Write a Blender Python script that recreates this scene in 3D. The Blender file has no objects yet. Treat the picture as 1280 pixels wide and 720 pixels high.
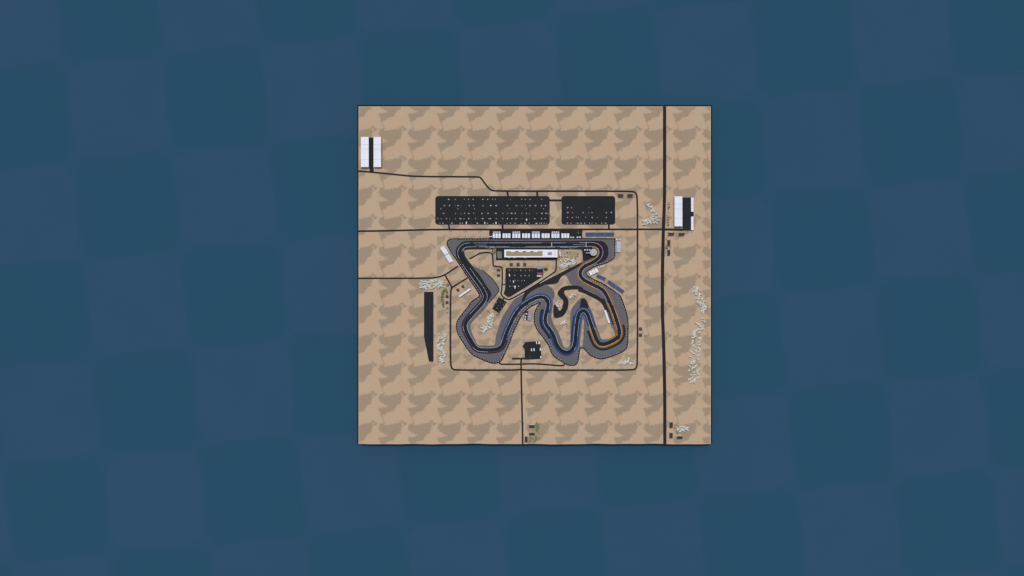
import bpy, bmesh, math, random
import numpy as np
from mathutils import Vector, Matrix
from mathutils.geometry import tessellate_polygon
random.seed(7)
R = math.radians
scene = bpy.context.scene
COL = scene.collection
S = 4.0            # metres per map unit (one map unit = one pixel of the 1280 px photograph at ground level)
HCAM = 2800.0      # camera height over the desert

# ------------------------------------------------------------------ camera
cam_d = bpy.data.cameras.new("camera"); cam = bpy.data.objects.new("camera", cam_d); COL.objects.link(cam)
cam.location = (0, 0, HCAM); cam.rotation_euler = (0, 0, 0)
cam_d.sensor_width = 36; cam_d.lens = 18 * HCAM / (640 * S)
cam_d.clip_start = 10; cam_d.clip_end = 20000
scene.camera = cam

# ------------------------------------------------------------------ light
SUN_EL, SUN_AZ = R(66), R(-14)          # azimuth clockwise from north (+y)
w = bpy.data.worlds.new("World"); scene.world = w; w.use_nodes = True
nt = w.node_tree; nt.nodes.clear()
sky = nt.nodes.new('ShaderNodeTexSky'); sky.sky_type = 'NISHITA'; sky.sun_disc = False
sky.sun_elevation = SUN_EL; sky.sun_rotation = SUN_AZ; sky.dust_density = 2.5; sky.ozone_density = 1.0
bg = nt.nodes.new('ShaderNodeBackground'); bg.inputs['Strength'].default_value = 0.13
wo = nt.nodes.new('ShaderNodeOutputWorld')
nt.links.new(sky.outputs[0], bg.inputs[0]); nt.links.new(bg.outputs[0], wo.inputs[0])
sd = bpy.data.lights.new("sun", 'SUN'); sd.energy = 2.3; sd.angle = R(0.5); sd.color = (1.0, 0.95, 0.88)
sun = bpy.data.objects.new("sun", sd); COL.objects.link(sun)
sv = Vector((math.sin(SUN_AZ) * math.cos(SUN_EL), math.cos(SUN_AZ) * math.cos(SUN_EL), math.sin(SUN_EL)))
sun.rotation_euler = sv.to_track_quat('Z', 'Y').to_euler(); sun.location = (0, 500, 1500)
scene.view_settings.view_transform = 'Standard'; scene.view_settings.look = 'None'
scene.view_settings.exposure = 0.0; scene.view_settings.gamma = 1.0
try: scene.view_settings.use_curve_mapping = False
except Exception: pass

# ------------------------------------------------------------------ materials
def lin(c): return tuple(((v/255)/12.92 if v/255 <= .04045 else ((v/255+.055)/1.055)**2.4) for v in c)
def mat(name, rgb, rough=.8, var=.12, scale=.15, spec=.25, metal=0.0, bump=0.0, scale2=None):
    """procedural material: base colour broken up by two noises (object space metres)"""
    m = bpy.data.materials.new(name); m.use_nodes = True
    t = m.node_tree; b = t.nodes['Principled BSDF']
    tc = t.nodes.new('ShaderNodeTexCoord')
    n = t.nodes.new('ShaderNodeTexNoise'); n.inputs['Scale'].default_value = scale; n.inputs['Detail'].default_value = 6
    n2 = t.nodes.new('ShaderNodeTexNoise'); n2.inputs['Scale'].default_value = scale2 or scale * .12; n2.inputs['Detail'].default_value = 3
    t.links.new(tc.outputs['Object'], n.inputs['Vector']); t.links.new(tc.outputs['Object'], n2.inputs['Vector'])
    ad = t.nodes.new('ShaderNodeMath'); ad.operation = 'ADD'
    t.links.new(n.outputs['Fac'], ad.inputs[0]); t.links.new(n2.outputs['Fac'], ad.inputs[1])
    mr = t.nodes.new('ShaderNodeMapRange'); mr.inputs['From Min'].default_value = .6; mr.inputs['From Max'].default_value = 1.4
    mr.inputs['To Min'].default_value = 1 - var; mr.inputs['To Max'].default_value = 1 + var
    t.links.new(ad.outputs[0], mr.inputs['Value'])
    mx = t.nodes.new('ShaderNodeVectorMath'); mx.operation = 'SCALE'
    mx.inputs[0].default_value = rgb
    t.links.new(mr.outputs[0], mx.inputs['Scale'])
    t.links.new(mx.outputs[0], b.inputs['Base Color'])
    b.inputs['Roughness'].default_value = rough; b.inputs['Specular IOR Level'].default_value = spec
    b.inputs['Metallic'].default_value = metal
    if bump:
        bp = t.nodes.new('ShaderNodeBump'); bp.inputs['Strength'].default_value = bump; bp.inputs['Distance'].default_value = 1
        t.links.new(n.outputs['Fac'], bp.inputs['Height']); t.links.new(bp.outputs[0], b.inputs['Normal'])
    return m

M = {}
M['asphalt']   = mat('asphalt', (.0198, .0205, .0222), .9, .16, .2, spec=.05)
M['road']      = mat('road_asphalt', (.0195, .0190, .0210), .9, .18, .2, spec=.05)
M['track']     = mat('track_asphalt', (.0125, .0185, .0225), .85, .22, .12, spec=.05)
M['runoff']    = mat('run_off_asphalt', (.104, .102, .108), .9, .10, .1, spec=.05)
M['purple']    = mat('purple_paint', (.036, .0095, .029), .7, .28, .1, spec=.05)
M['blue']      = mat('blue_paint', (.020, .042, .150), .7, .30, .1, spec=.05)
M['orange']    = mat('orange_paint', (.235, .098, .018), .7, .28, .1, spec=.05)
M['line']      = mat('white_line_paint', (.42, .42, .44), .7, .3, .08)
M['white']     = mat('white_sheet_roof', (.625, .63, .665), .55, .05, .08)
M['seam']      = mat('roof_seam', (.45, .46, .50), .6, .05)
M['white_wall']= mat('grey_clad_wall', (.25, .25, .25), .7, .08)
M['beige']     = mat('beige_render_wall', (.62, .55, .45), .85, .08)
M['dark_roof'] = mat('dark_felt_roof', (.032, .031, .033), .85, .2, .3)
M['brown_roof']= mat('brown_roof', (.055, .044, .038), .85, .2, .3)
M['olive']     = mat('olive_roof_terrace', (.27, .215, .115), .85, .12, .15)
M['grey']      = mat('mid_grey_concrete', (.24, .24, .25), .8, .12, .2)
M['plaza']     = mat('grey_green_paving', (.13, .13, .115), .85, .2, .2)
M['glass']     = mat('dark_glass', (.02, .025, .035), .15, .1, spec=.5)
M['door']      = mat('roller_door', (.16, .17, .19), .6, .05)
M['blue_seat'] = mat('blue_seating', (.058, .085, .150), .7, .14, .12)
M['violet_seat']= mat('violet_blue_seating', (.068, .082, .160), .7, .15, .12)
M['pale_seat'] = mat('pale_blue_seating', (.36, .395, .46), .6, .14, .15)
M['light_seat'] = mat('whitish_seating', (.56, .59, .65), .6, .14, .15)
M['lilac']     = mat('lilac_grey_roof', (.22, .21, .25), .7, .08)
M['tower']     = mat('pale_grey_roof', (.35, .36, .37), .7, .2, .25)
M['stone']     = mat('pale_limestone', (.55, .54, .48), .9, .22, .3, bump=.3)
M['trunk']     = mat('bark', (.10, .07, .05), .9, .2)
M['leaf']      = mat('green_leaves', (.17, .22, .085), .8, .35, .5)
M['leaf_dull'] = mat('dull_olive_leaves', (.21, .195, .105), .85, .3, .5)
M['leaf_dark'] = mat('dark_shrub_leaves', (.085, .07, .05), .85, .3, .5)
M['metal']     = mat('grey_steel', (.35, .36, .38), .45, .05, metal=.4)
M['tyre']      = mat('black_rubber', (.015, .015, .015), .9, .1)
M['barrier_white'] = mat('white_barrier_board', (.48, .48, .50), .6, .2)
M['barrier_dark']  = mat('dark_tyre_wall', (.030, .030, .034), .9, .2)
PAINT = {'white': (.60, .60, .62), 'silver': (.33, .34, .36), 'grey': (.17, .17, .19), 'black': (.02, .02, .024),
         'red': (.40, .02, .03), 'yellow': (.62, .48, .10), 'blue': (.06, .22, .36), 'magenta': (.24, .02, .09)}
for k, v in PAINT.items(): M['car_' + k] = mat(k + '_car_paint', v, .35, .03, .5, spec=.5)

# ------------------------------------------------------------------ helpers
def P(px, py, z=0.0):
    k = (HCAM - z) / HCAM      # a map point read off the top of something z metres tall
    return Vector(((px - 640) * S * k, (360 - py) * S * k, z))
def tag(o, label=None, cat=None, group=None, kind=None):
    if label: o['label'] = label
    if cat: o['category'] = cat
    if group: o['group'] = group
    if kind: o['kind'] = kind
    return o
def empty(name, loc, rz=0.0):
    o = bpy.data.objects.new(name, None); COL.objects.link(o); o.location = loc; o.rotation_euler = (0, 0, rz)
    o.empty_display_size = 2; return o
def link(name, bm, mats, parent=None, smooth=False):
    me = bpy.data.meshes.new(name); bm.to_mesh(me); bm.free()
    for m in (mats if isinstance(mats, (list, tuple)) else [mats]): me.materials.append(m)
    if smooth:
        for p in me.polygons: p.use_smooth = True
    o = bpy.data.objects.new(name, me); COL.objects.link(o)
    if parent: o.parent = parent
    return o
def copy_tree(o, parent=None):
    c = o.copy(); COL.objects.link(c); c.parent = parent
    for ch in list(o.children): copy_tree(ch, c)
    return c
def box(bm, x0, x1, y0, y1, z0, z1, mi=0, top=1.0):
    cx, cy = (x0+x1)/2, (y0+y1)/2
    v = [bm.verts.new((x, y, z0)) for x, y in ((x0,y0),(x1,y0),(x1,y1),(x0,y1))]
    v += [bm.verts.new((cx+(x-cx)*top, cy+(y-cy)*top, z1)) for x, y in ((x0,y0),(x1,y0),(x1,y1),(x0,y1))]
    for f in ((3,2,1,0),(4,5,6,7),(0,1,5,4),(1,2,6,5),(2,3,7,6),(3,0,4,7)):
        bm.faces.new([v[i] for i in f]).material_index = mi
def prism(bm, pts, z0, z1, mi=0):
    n = len(pts)
    a = [bm.verts.new((x, y, z0)) for x, y in pts]; b = [bm.verts.new((x, y, z1)) for x, y in pts]
    for i in range(n):
        j = (i+1) % n; bm.faces.new((a[i], a[j], b[j], b[i])).material_index = mi
    for tri in tessellate_polygon([[Vector((x, y, 0)) for x, y in pts]]):
        bm.faces.new([b[i] for i in tri]).material_index = mi
    bmesh.ops.recalc_face_normals(bm, faces=bm.faces[:])
def chaikin(pts, n=2, closed=True):
    pts = [Vector(p[:2]) for p in pts]
    for _ in range(n):
        out = [] if closed else [pts[0]]
        m = len(pts)
        for i in range(m if closed else m-1):
            a, b = pts[i], pts[(i+1) % m]
            out += [a*.75+b*.25, a*.25+b*.75]
        if not closed: out.append(pts[-1])
        pts = out
    return pts
ZK = [0]
def sheet(name, outer, holes=(), z=.1, material=None, label=None, smooth=1, hsmooth=2):
    """flat paved sheet on the ground, outline in map units"""
    ZK[0] += 1; z = z + .002*(ZK[0] % 20)
    loops = [chaikin(outer, smooth)] + [chaikin(h, hsmooth) for h in holes]
    loops = [[P(p.x, p.y, 0) for p in l] for l in loops]
    flat = [p for l in loops for p in l]
    bm = bmesh.new(); vs = [bm.verts.new((p.x, p.y, z)) for p in flat]
    for t in tessellate_polygon(loops):
        try: bm.faces.new([vs[i] for i in t])
        except ValueError: pass
    for f in bm.faces:
        f.normal_update()
        if f.normal.z < 0: f.normal_flip()
    o = link(name, bm, material); tag(o, label, None, None, 'structure'); return o
def offset_pts(pts, closed):
    n = len(pts); nr = []
    for i in range(n):
        a = pts[i-1] if (closed or i > 0) else pts[i]
        b = pts[(i+1) % n] if (closed or i < n-1) else pts[i]
        d = (b-a).normalized(); nr.append(Vector((d.y, -d.x)))   # left of travel in map space (y down)
    return nr
def ribbon_bm(bm, pts, o0, o1, z, closed=False, z1=None, dash=None):
    nr = offset_pts(pts, closed); n = len(pts); acc = 0
    A = [pts[i]+nr[i]*o0 for i in range(n)]; B = [pts[i]+nr[i]*o1 for i in range(n)]
    for i in range(n if closed else n-1):
        j = (i+1) % n; d = pts[j]-pts[i]; acc += d.length
        if (A[j]-A[i]).dot(d) <= 0 or (B[j]-B[i]).dot(d) <= 0: continue
        q = [P(p.x, p.y) for p in (A[i], B[i], B[j], A[j])]
        mi = 0
        if dash: mi = 0 if (acc % (dash[0]+dash[1])) < dash[0] else 1
        if z1 is None:
            vs = [bm.verts.new((p.x, p.y, z)) for p in q]; f = bm.faces.new(vs); f.material_index = mi
            f.normal_update()
            if f.normal.z < 0: f.normal_flip()
        else:
            lo = [bm.verts.new((p.x, p.y, z)) for p in q]; hi = [bm.verts.new((p.x, p.y, z1)) for p in q]
            for f in ((hi), [lo[0],lo[3],hi[3],hi[0]], [lo[1],hi[1],hi[2],lo[2]], [lo[0],hi[0],hi[1],lo[1]], [lo[3],lo[2],hi[2],hi[3]]):
                bm.faces.new(f).material_index = mi
def resample(pts, step, closed):
    out = []; n = len(pts)
    for i in range(n if closed else n-1):
        a, b = pts[i], pts[(i+1) % n]; k = max(1, int(round((b-a).length/step)))
        out += [a.lerp(b, t/k) for t in range(k)]
    if not closed: out.append(pts[-1])
    return out
def road(pts, width, label, z=.30, smooth=2, name='road', material=None):
    ZK[0] += 1; z = z + .004*(ZK[0] % 24)
    if 1.3 < width < 2.5: width *= 1.25
    p = chaikin(pts, smooth, False); bm = bmesh.new(); ribbon_bm(bm, p, -width/2, width/2, z)
    bmesh.ops.remove_doubles(bm, verts=bm.verts[:], dist=.01)
    return tag(link(name, bm, material or M['road']), label, None, None, 'structure')

# ------------------------------------------------------------------ ground: one raised desert slab in the sea
GX0, GX1, GY0, GY1 = 448.1, 888.6, 132.9, 555.0
PER = 36.8
BLOB = [(655,430),(680,375),(720,350),(760,345),(770,390),(870,390),(930,370),(1040,350),(1090,330),(1120,360),(1130,430),
        (1100,500),(1095,550),(1040,575),(1000,600),(985,650),(950,697),(900,717),(850,720),(810,745),(795,780),(755,790),
        (735,818),(712,812),(695,795),(690,770),(680,730),(645,660),(665,640),
        (740,635),(800,615),(850,605),(840,590),(790,575),(730,550),(700,520),(660,490)]
BLOB3 = [(718,812),(734,812),(742,850),(756,888),(776,915),(772,942),(748,915),(734,872)]
BLOB2 = [(1085,320),(1110,295),(1150,305),(1190,350),(1225,358),(1212,392),(1165,402),(1150,370),(1120,345)]
def inside(X, Y, poly):
    r = np.zeros(X.shape, bool); n = len(poly)
    for i in range(n):
        x0, y0 = poly[i]; x1, y1 = poly[(i+1) % n]
        c = (y0 > Y) != (y1 > Y)
        with np.errstate(divide='ignore', invalid='ignore'):
            r ^= c & (X < (x1-x0)*(Y-y0)/(y1-y0+1e-12)+x0)
    return r
def blotch(px, py, k=1.0):
    u = ((px-690)*16*k) % (PER*16); v = ((py-470)*16*k) % (PER*16); T = PER*16; w_ = 2*math.pi/T
    u, v = u+8*np.sin(9*w_*v+2)+7*np.sin(17*w_*v+5*w_*u)+5*np.sin(31*w_*v), v+7*np.sin(8*w_*u)+7*np.sin(19*w_*u+4*w_*v)+5*np.sin(29*w_*u+1)
    r = np.zeros(u.shape, bool)
    for du in (0, T, 2*T, -T):
        for dv in (0, T, 2*T, -T):
            for b in (BLOB, BLOB2, BLOB3): r |= inside(u+du, v+dv, b)
    return r
def build_ground():
    NX, NY = 440, 422
    rng = np.random.default_rng(3)
    xs = np.linspace(GX0, GX1, NX+1); ys = np.linspace(GY0, GY1, NY+1)
    X, Y = np.meshgrid(xs, ys)
    wob = .45*np.sin(X/17.0+1.3)*np.sin(X/41.0)+.15*np.sin(X/6.0)
    Y = Y + wob*np.clip((Y-551)/4, 0, 1)
    V = np.stack([(X-640)*S, (360-Y)*S, np.zeros_like(X)], -1).reshape(-1, 3)
    idx = np.arange((NX+1)*(NY+1)).reshape(NY+1, NX+1)
    F = np.stack([idx[1:, :-1], idx[1:, 1:], idx[:-1, 1:], idx[:-1, :-1]], -1).reshape(-1, 4)
    cx = (xs[:-1]+xs[1:])/2; cy = (ys[:-1]+ys[1:])/2
    CX, CY = np.meshgrid(cx, cy); m = np.zeros(CX.shape); fine = np.zeros(CX.shape)
    for ox in (-.3, .3):
        for oy in (-.3, .3):
            m += blotch(CX+ox, CY+oy)*.25; fine += blotch(CX+ox+3, CY+oy+2, 2.0)*.25
    infield = (CX > 546) & (CX < 797) & (CY > 288) & (CY < 462)
    # inside the ring road the same camouflage is half as large and much fainter
    f = fine.copy()
    f[1:-1, 1:-1] = (fine[1:-1, 1:-1]*2+fine[:-2, 1:-1]+fine[2:, 1:-1]+fine[1:-1, :-2]+fine[1:-1, 2:])/6
    m = np.where(infield, .10+.30*f+.55*fine, m)
    edge = np.minimum(np.minimum(CX-GX0, GX1-CX), np.minimum(CY-GY0, GY1-CY))
    m = np.where(edge < 1.2, m*.4-.12, m)
    m = m + rng.normal(0, .045, m.shape)
    # skirt: the four cut faces of the slab, flared into view as an edge of shade
    V = V.tolist(); F = F.tolist(); val = m.reshape(-1).tolist()
    ring = list(idx[0, :]) + list(idx[1:, -1]) + list(idx[-1, -2::-1]) + list(idx[-2:0:-1, 0])
    base = len(V)
    for i in ring:
        ex = -23 if V[i][0] < -767 else (28 if V[i][0] > 993 else 0); ey = 27 if V[i][1] > 907 else (-15 if V[i][1] < -770 else 0)
        V.append((V[i][0]+ex, V[i][1]+ey, DEPTH-3))
    n = len(ring)
    for i in range(n):
        j = (i+1) % n; F.append((ring[i], ring[j], base+j, base+i)); val.append(.5)
    me = bpy.data.meshes.new('ground'); me.from_pydata(V, [], F)
    at = me.attributes.new('blotch', 'FLOAT', 'FACE'); at.data.foreach_set('value', np.array(val, np.float32))
    me.update()
    mt = bpy.data.materials.new('desert_sand'); mt.use_nodes = True; t = mt.node_tree; b = t.nodes['Principled BSDF']
    a = t.nodes.new('ShaderNodeAttribute'); a.attribute_name = 'blotch'
    tc = t.nodes.new('ShaderNodeTexCoord')
    n1 = t.nodes.new('ShaderNodeTexNoise'); n1.inputs['Scale'].default_value = .012; n1.inputs['Detail'].default_value = 8; n1.inputs['Roughness'].default_value = .65
    t.links.new(tc.outputs['Object'], n1.inputs['Vector'])
    cr = t.nodes.new('ShaderNodeMix'); cr.data_type = 'RGBA'
    cr.inputs['A'].default_value = (*SAND_A, 1); cr.inputs['B'].default_value = (*SAND_B, 1)
    cr.clamp_factor = False
    t.links.new(a.outputs['Fac'], cr.inputs['Factor'])
    tint = t.nodes.new('ShaderNodeMix'); tint.data_type = 'RGBA'; tint.blend_type = 'MULTIPLY'; tint.inputs['Factor'].default_value = 1
    rp = t.nodes.new('ShaderNodeValToRGB'); rp.color_ramp.elements[0].position = .3; rp.color_ramp.elements[1].position = .7
    rp.color_ramp.elements[0].color = (1.02, .955, .94, 1); rp.color_ramp.elements[1].color = (.985, 1.03, 1.02, 1)
    t.links.new(n1.outputs['Fac'], rp.inputs['Fac'])
    t.links.new(cr.outputs['Result'], tint.inputs['A']); t.links.new(rp.outputs['Color'], tint.inputs['B'])
    t.links.new(tint.outputs['Result'], b.inputs['Base Color']); b.inputs['Roughness'].default_value = .95; b.inputs['Specular IOR Level'].default_value = .1
    me.materials.append(mt)
    me.materials.append(mat('cliff_edge_shade', (.006, .011, .016), .9, .3, .1, spec=.02))  # near-black colour stands in for the shade along the slab's waterline
    mi = np.zeros(len(F), np.int32); mi[-n:] = 1; me.polygons.foreach_set('material_index', mi)
    o = bpy.data.objects.new('ground', me); COL.objects.link(o)
    tag(o, 'square slab of tan desert with repeating camouflage blotches, raised from the sea', None, None, 'structure')
DEPTH = -60.0
SAND_A = (.406, .296, .196); SAND_B = (.280, .215, .146)
build_ground()

# sea: calm water whose ripple texture tiles as a faint, slightly turned chequer
def build_water():
    bm = bmesh.new(); L = 9000
    bm.faces.new([bm.verts.new((x, y, DEPTH)) for x, y in ((-L, -L), (L, -L), (L, L), (-L, L))])
    m = bpy.data.materials.new('sea_water'); m.use_nodes = True; t = m.node_tree; b = t.nodes['Principled BSDF']
    tc = t.nodes.new('ShaderNodeTexCoord'); mp = t.nodes.new('ShaderNodeMapping')
    k = (HCAM-DEPTH)/HCAM
    side = 123.0*S*k; org = Vector(((80.5-640)*S*k, (360-79)*S*k, 0)); ang = R(5.4)
    mp.vector_type = 'TEXTURE'; mp.inputs['Location'].default_value = org; mp.inputs['Rotation'].default_value = (0, 0, ang)
    mp.inputs['Scale'].default_value = (side, side, side)
    t.links.new(tc.outputs['Object'], mp.inputs['Vector'])
    sp = t.nodes.new('ShaderNodeSeparateXYZ'); t.links.new(mp.outputs[0], sp.inputs[0])
    def mth(op, a, b=None):
        q = t.nodes.new('ShaderNodeMath'); q.operation = op
        for k_, v_ in enumerate((a, b)):
            if v_ is None: continue
            if isinstance(v_, (int, float)): q.inputs[k_].default_value = v_
            else: t.links.new(v_, q.inputs[k_])
        return q.outputs[0]
    prod = mth('MULTIPLY', mth('SINE', mth('MULTIPLY', sp.outputs['X'], math.pi)), mth('SINE', mth('MULTIPLY', sp.outputs['Y'], math.pi)))
    ss = t.nodes.new('ShaderNodeMapRange'); ss.interpolation_type = 'SMOOTHSTEP'
    ss.inputs['From Min'].default_value = -.10; ss.inputs['From Max'].default_value = .10
    t.links.new(prod, ss.inputs['Value'])
    ck = t.nodes.new('ShaderNodeMix'); ck.data_type = 'RGBA'
    ck.inputs['A'].default_value = (*SEA_A, 1); ck.inputs['B'].default_value = (*SEA_B, 1)
    t.links.new(ss.outputs[0], ck.inputs['Factor'])
    n = t.nodes.new('ShaderNodeTexNoise'); n.inputs['Scale'].default_value = .004; n.inputs['Detail'].default_value = 5
    t.links.new(tc.outputs['Object'], n.inputs['Vector'])
    mr = t.nodes.new('ShaderNodeMapRange'); mr.inputs['To Min'].default_value = .97; mr.inputs['To Max'].default_value = 1.03
    t.links.new(n.outputs['Fac'], mr.inputs['Value'])
    sc = t.nodes.new('ShaderNodeVectorMath'); sc.operation = 'SCALE'
    t.links.new(ck.outputs['Result'], sc.inputs[0]); t.links.new(mr.outputs[0], sc.inputs['Scale'])
    t.links.new(sc.outputs[0], b.inputs['Base Color'])
    n3 = t.nodes.new('ShaderNodeTexNoise'); n3.inputs['Scale'].default_value = .05; n3.inputs['Detail'].default_value = 4
    t.links.new(tc.outputs['Object'], n3.inputs['Vector'])
    bp = t.nodes.new('ShaderNodeBump'); bp.inputs['Strength'].default_value = .06; bp.inputs['Distance'].default_value = 3
    t.links.new(n3.outputs['Fac'], bp.inputs['Height']); t.links.new(bp.outputs[0], b.inputs['Normal'])
    b.inputs['Roughness'].default_value = .6; b.inputs['Specular IOR Level'].default_value = 0.0
    o = link('water', bm, m); tag(o, 'deep blue sea with a faint chequer of lighter and darker squares', None, None, 'structure')
SEA_A = (.0232, .0640, .1105); SEA_B = (.0192, .0630, .105)
build_water()

# ------------------------------------------------------------------ circuit surfaces
OUT = [(564.4,298.4),(580,298.4),(611,298.4),(670,298.2),(729.4,298.2),(768.75,298.4),(768.75,298.5),(768.4,310),(768.75,318.75),(767.5,322.5),(763,326.25),
 (756.9,329.4),(748.75,331.6),(742.5,333.75),(733.75,338.75),(731.9,341.25),(733.75,344.4),(742.5,349.4),(753.75,354.4),(761.25,359.5),
 (767.5,363.75),(775.6,369.4),(779.4,379.4),(783,390),(785.3,400.6),(785,412),(785,422.5),(784.4,433),(780.6,438.75),(771.25,443),
 (761.25,446.9),(752.5,449),(745,448),(736.9,443.75),(731.9,438),(729.4,435),(725,435),(724,441),(723,451),(720.5,455.5),(717.5,456.9),
 (711.9,456.9),(706.25,455),(700,450.6),(693,446.25),(688.75,440.6),(686.25,432.5),(683.75,428.75),(677.5,420),(670.6,411.25),(667.5,403),
 (667.5,394.4),(668.75,388.75),(672.5,381.5),(677.8,377.2),(668.75,380.6),(659.4,386.25),(651.9,394.4),(646.9,403.75),(643,412),(640,420),(637.5,427.5),
 (634.4,434.4),(630.6,443),(627.5,450),(623.75,453.4),(617.5,454.4),(611.9,453.4),(603.75,450),(593.75,445.6),(588,441.25),(582.5,433.75),
 (576.9,425),(574.4,421.25),(571.25,415),(570.3,406.25),(571.9,400),(576.25,394.4),(583,386),(590,376),(597.5,371.5),(599.7,369.5),(597.5,365),
 (591.25,355.6),(585,346.9),(578.75,337.5),(572.5,328),(565,316.9),(559.4,307.5),(558.4,303.75),(560,300)]
H1 = [(583,311.9),(580,314.4),(581.25,320),(587.5,328.75),(591.25,332.5),(596.25,334.4),(602,337.5),(608.75,343),(615,347.5),(616.9,350.6),
 (621.9,357.5),(624,361.9),(623,365),(617.5,371.9),(611.25,378.75),(607.5,385),(598.75,393.75),(590,403),(587.5,408),(590.6,418),(596,429.4),
 (598.5,431.9),(617.5,431.9),(619.4,429.4),(619.4,420.6),(622.5,413),(625,402.5),(628.75,394.4),(630,392.5),(635,385),(640,378),(643.75,373),
 (651.9,368),(655.6,364),(660,362),(668.75,357.5),(676.25,353.5),(690,346.5),(705,338.75),(713.75,334.4),(723.75,329.4),(728.7,326.5),
 (728.2,320),(727.6,311.8),(712,312),(697,312),(640,311.9),(611.9,311.9)]
H2 = [(688.75,358.75),(693,364.4),(693.75,369.4),(691.25,375),(691.25,380),(690,389.4),(688.75,397.5),(693.75,408.75),(699.4,418),(702.5,428.75),
 (705,433.5),(707.5,435.6),(711,434.5),(713,429),(713,414),(712.5,397),(713.75,386.25),(718.75,380),(723.75,373.75),(728,372),(733,375),
 (736.25,382.5),(740,389),(745,406),(748.75,415.6),(751.25,423.75),(756.25,424.7),(766.25,422.5),(768.75,418.75),(767.5,413),(763,405.5),
 (760.5,398),(757,389),(754,378.5),(752,373),(738.75,365),(724,358.5),(714,357),(711,351),(708,344.5),(704.5,344.2),(701.5,346),
 (699,350.5),(697.5,354),(690,355.8),(683,356.2)]
H3 = [(728.75,396.9),(730,402.5),(729.4,422.5),(728,432),(726.9,434),(725.6,434),(725,428.75),(726.25,416),(727.2,405)]
sheet('runoff', OUT, [H1, H2, H3], .10, M['runoff'], 'grey asphalt run-off area inside the circuit perimeter', smooth=1)

CL = [(585,306),(611,306),(650,306),(690,306),(730,305.7),(740,305.4),(745,306.3),(749,308.8),(751.2,312.5),(751.3,316.5),(749.5,321.5),
 (745.5,325.3),(739,328.8),(733,331.8),(728.5,334.5),(725.8,338.3),(724.9,342),(726,346),(729.5,349.8),(735,352.8),(742,356.3),(750,360),
 (755,364),(758.7,370.5),(763,380),(766.25,387.5),(768.75,394.4),(771.9,404.4),(774.3,412),(774.5,417.5),(772.3,422.3),(767,425.9),
 (759,429.5),(753.5,430.9),(748.75,429.4),(745.5,425),(742.8,417.5),(740.3,410),(737.8,402.5),(735.4,395),(733,390),(728.7,387.7),
 (724.6,390.5),(722.4,396),(721.2,404),(720.2,412),(719.5,420),(718.7,428.75),(716.8,435),(713.3,439),(708,440.8),(702.5,438.75),
 (698,434.4),(695,428.75),(692.7,420.5),(689.2,414.4),(684.5,408.5),(681.8,404.2),(681.3,398),(682.8,391),(684.8,384.5),(685.2,378.5),
 (683.4,374),(679.5,371.6),(675,371.2),(669.5,372.5),(660.6,376.9),(653.75,381.9),(648.75,386.9),(644.4,392.5),(640.5,400),(636.9,408),
 (633,416.25),(630,426),(627.5,432.6),(622,436.4),(615,437.4),(606.25,437.4),(598.75,437),(594.2,434.2),(591,429.2),(587.5,423.5),
 (583,415),(581,408.5),(582.5,402.5),(588,395.5),(596.5,386.4),(602.5,379.8),(606,374.5),(607,370),(604.5,364),(600.5,357.5),
 (594.5,349.5),(588.5,341),(583,333),(577.8,325),(575,319.5),(574.4,314.5),(576.5,310),(580.5,307)]
LOOP = resample(chaikin(CL, 3), .7, True); NL = len(LOOP)
def near(p):
    q = Vector(p); return min(range(NL), key=lambda i: (LOOP[i]-q).length)
def span(a, b):
    i, j = near(a), near(b)
    if j <= i: j += NL
    return [LOOP[k % NL] for k in range(i, j+1)]
def strip(a, b, o0, o1, material, z, name, label):
    ZK[0] += 1
    bm = bmesh.new(); ribbon_bm(bm, span(a, b), o0, o1, z+.004*(ZK[0] % 12))
    bmesh.ops.remove_doubles(bm, verts=bm.verts[:], dist=.01)
    return tag(link(name, bm, material), label, None, None, 'structure')
# dark asphalt aprons
for lab, pts in (
  ('dark asphalt apron on the inside of the north-west leg', [(577,312),(580,314.4),(581,320),(586.25,327),(590,331.9),(593.75,337.5),(598,341.25),(604.4,351.25),(610,360),(613,364),(614.7,368),(612.5,373),(608.5,378),(603,378),(607,370),(594,350),(583,333),(576,320)]),
  ('dark pit lane strip beside the main straight', [(580,307.5),(600,307.5),(660,307.5),(727,307.5),(740,307.5),(740,311.6),(727,311.8),(660,311.9),(600,311.9),(583,311.9),(580.6,313.4)]),
  ('dark asphalt outside the first corner', [(735,300.8),(748,300.8),(755,302),(760,308),(760.6,313.75),(760.6,318.75),(758,324.4),(751.9,328.4),(746,330.6),(745,325),(751,316),(745,306)]),
  ('dark paddock apron around the round tower', [(727.6,311.5),(730,310),(740,308),(746,310),(748,315),(745,320.5),(736,324.6),(728.75,327.5),(728.2,320)]),
  ('dark asphalt mouth of the disused link from the first corner', [(728.75,326.9),(722,330.2),(713.75,334.4),(705,338.75),(690,346.5),(680,351.6),(673,355.3),(674.5,357.6),(681,355.6),(690,355.3),(697,353.9),(699,350),(701.5,345.8),(712,339.6),(722,334),(727,331)]),
  ('dark curved strip along the run-off of the hairpin', [(674.5,353.6),(668.75,357),(660,361.8),(655.4,365.5),(653.4,371),(651.8,377.5),(652.5,380.5),(655,378),(657.4,371.5),(661,366.5),(669,361.2),(676,358.6),(681,356.2)]),
  ('dark block of asphalt at the head of the narrow hairpin', [(726.2,373.4),(728.5,372.5),(731,373),(733,375.2),(734.6,379),(736.4,385.5),(728,386.5),(721.5,388.5),(725,384)]),
  ):
    sheet('asphalt', pts, (), .20, M['asphalt'], lab, smooth=1)
strip((577.8,325), (618,306), 2.6, 5.2, M['asphalt'], .20, 'asphalt', 'dark asphalt shoulder round the north-west corner')
strip((773,408), (741,411.5), 4.4, 7.6, M['asphalt'], .20, 'asphalt', 'dark asphalt shoulder outside the south-east hairpin')
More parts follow.
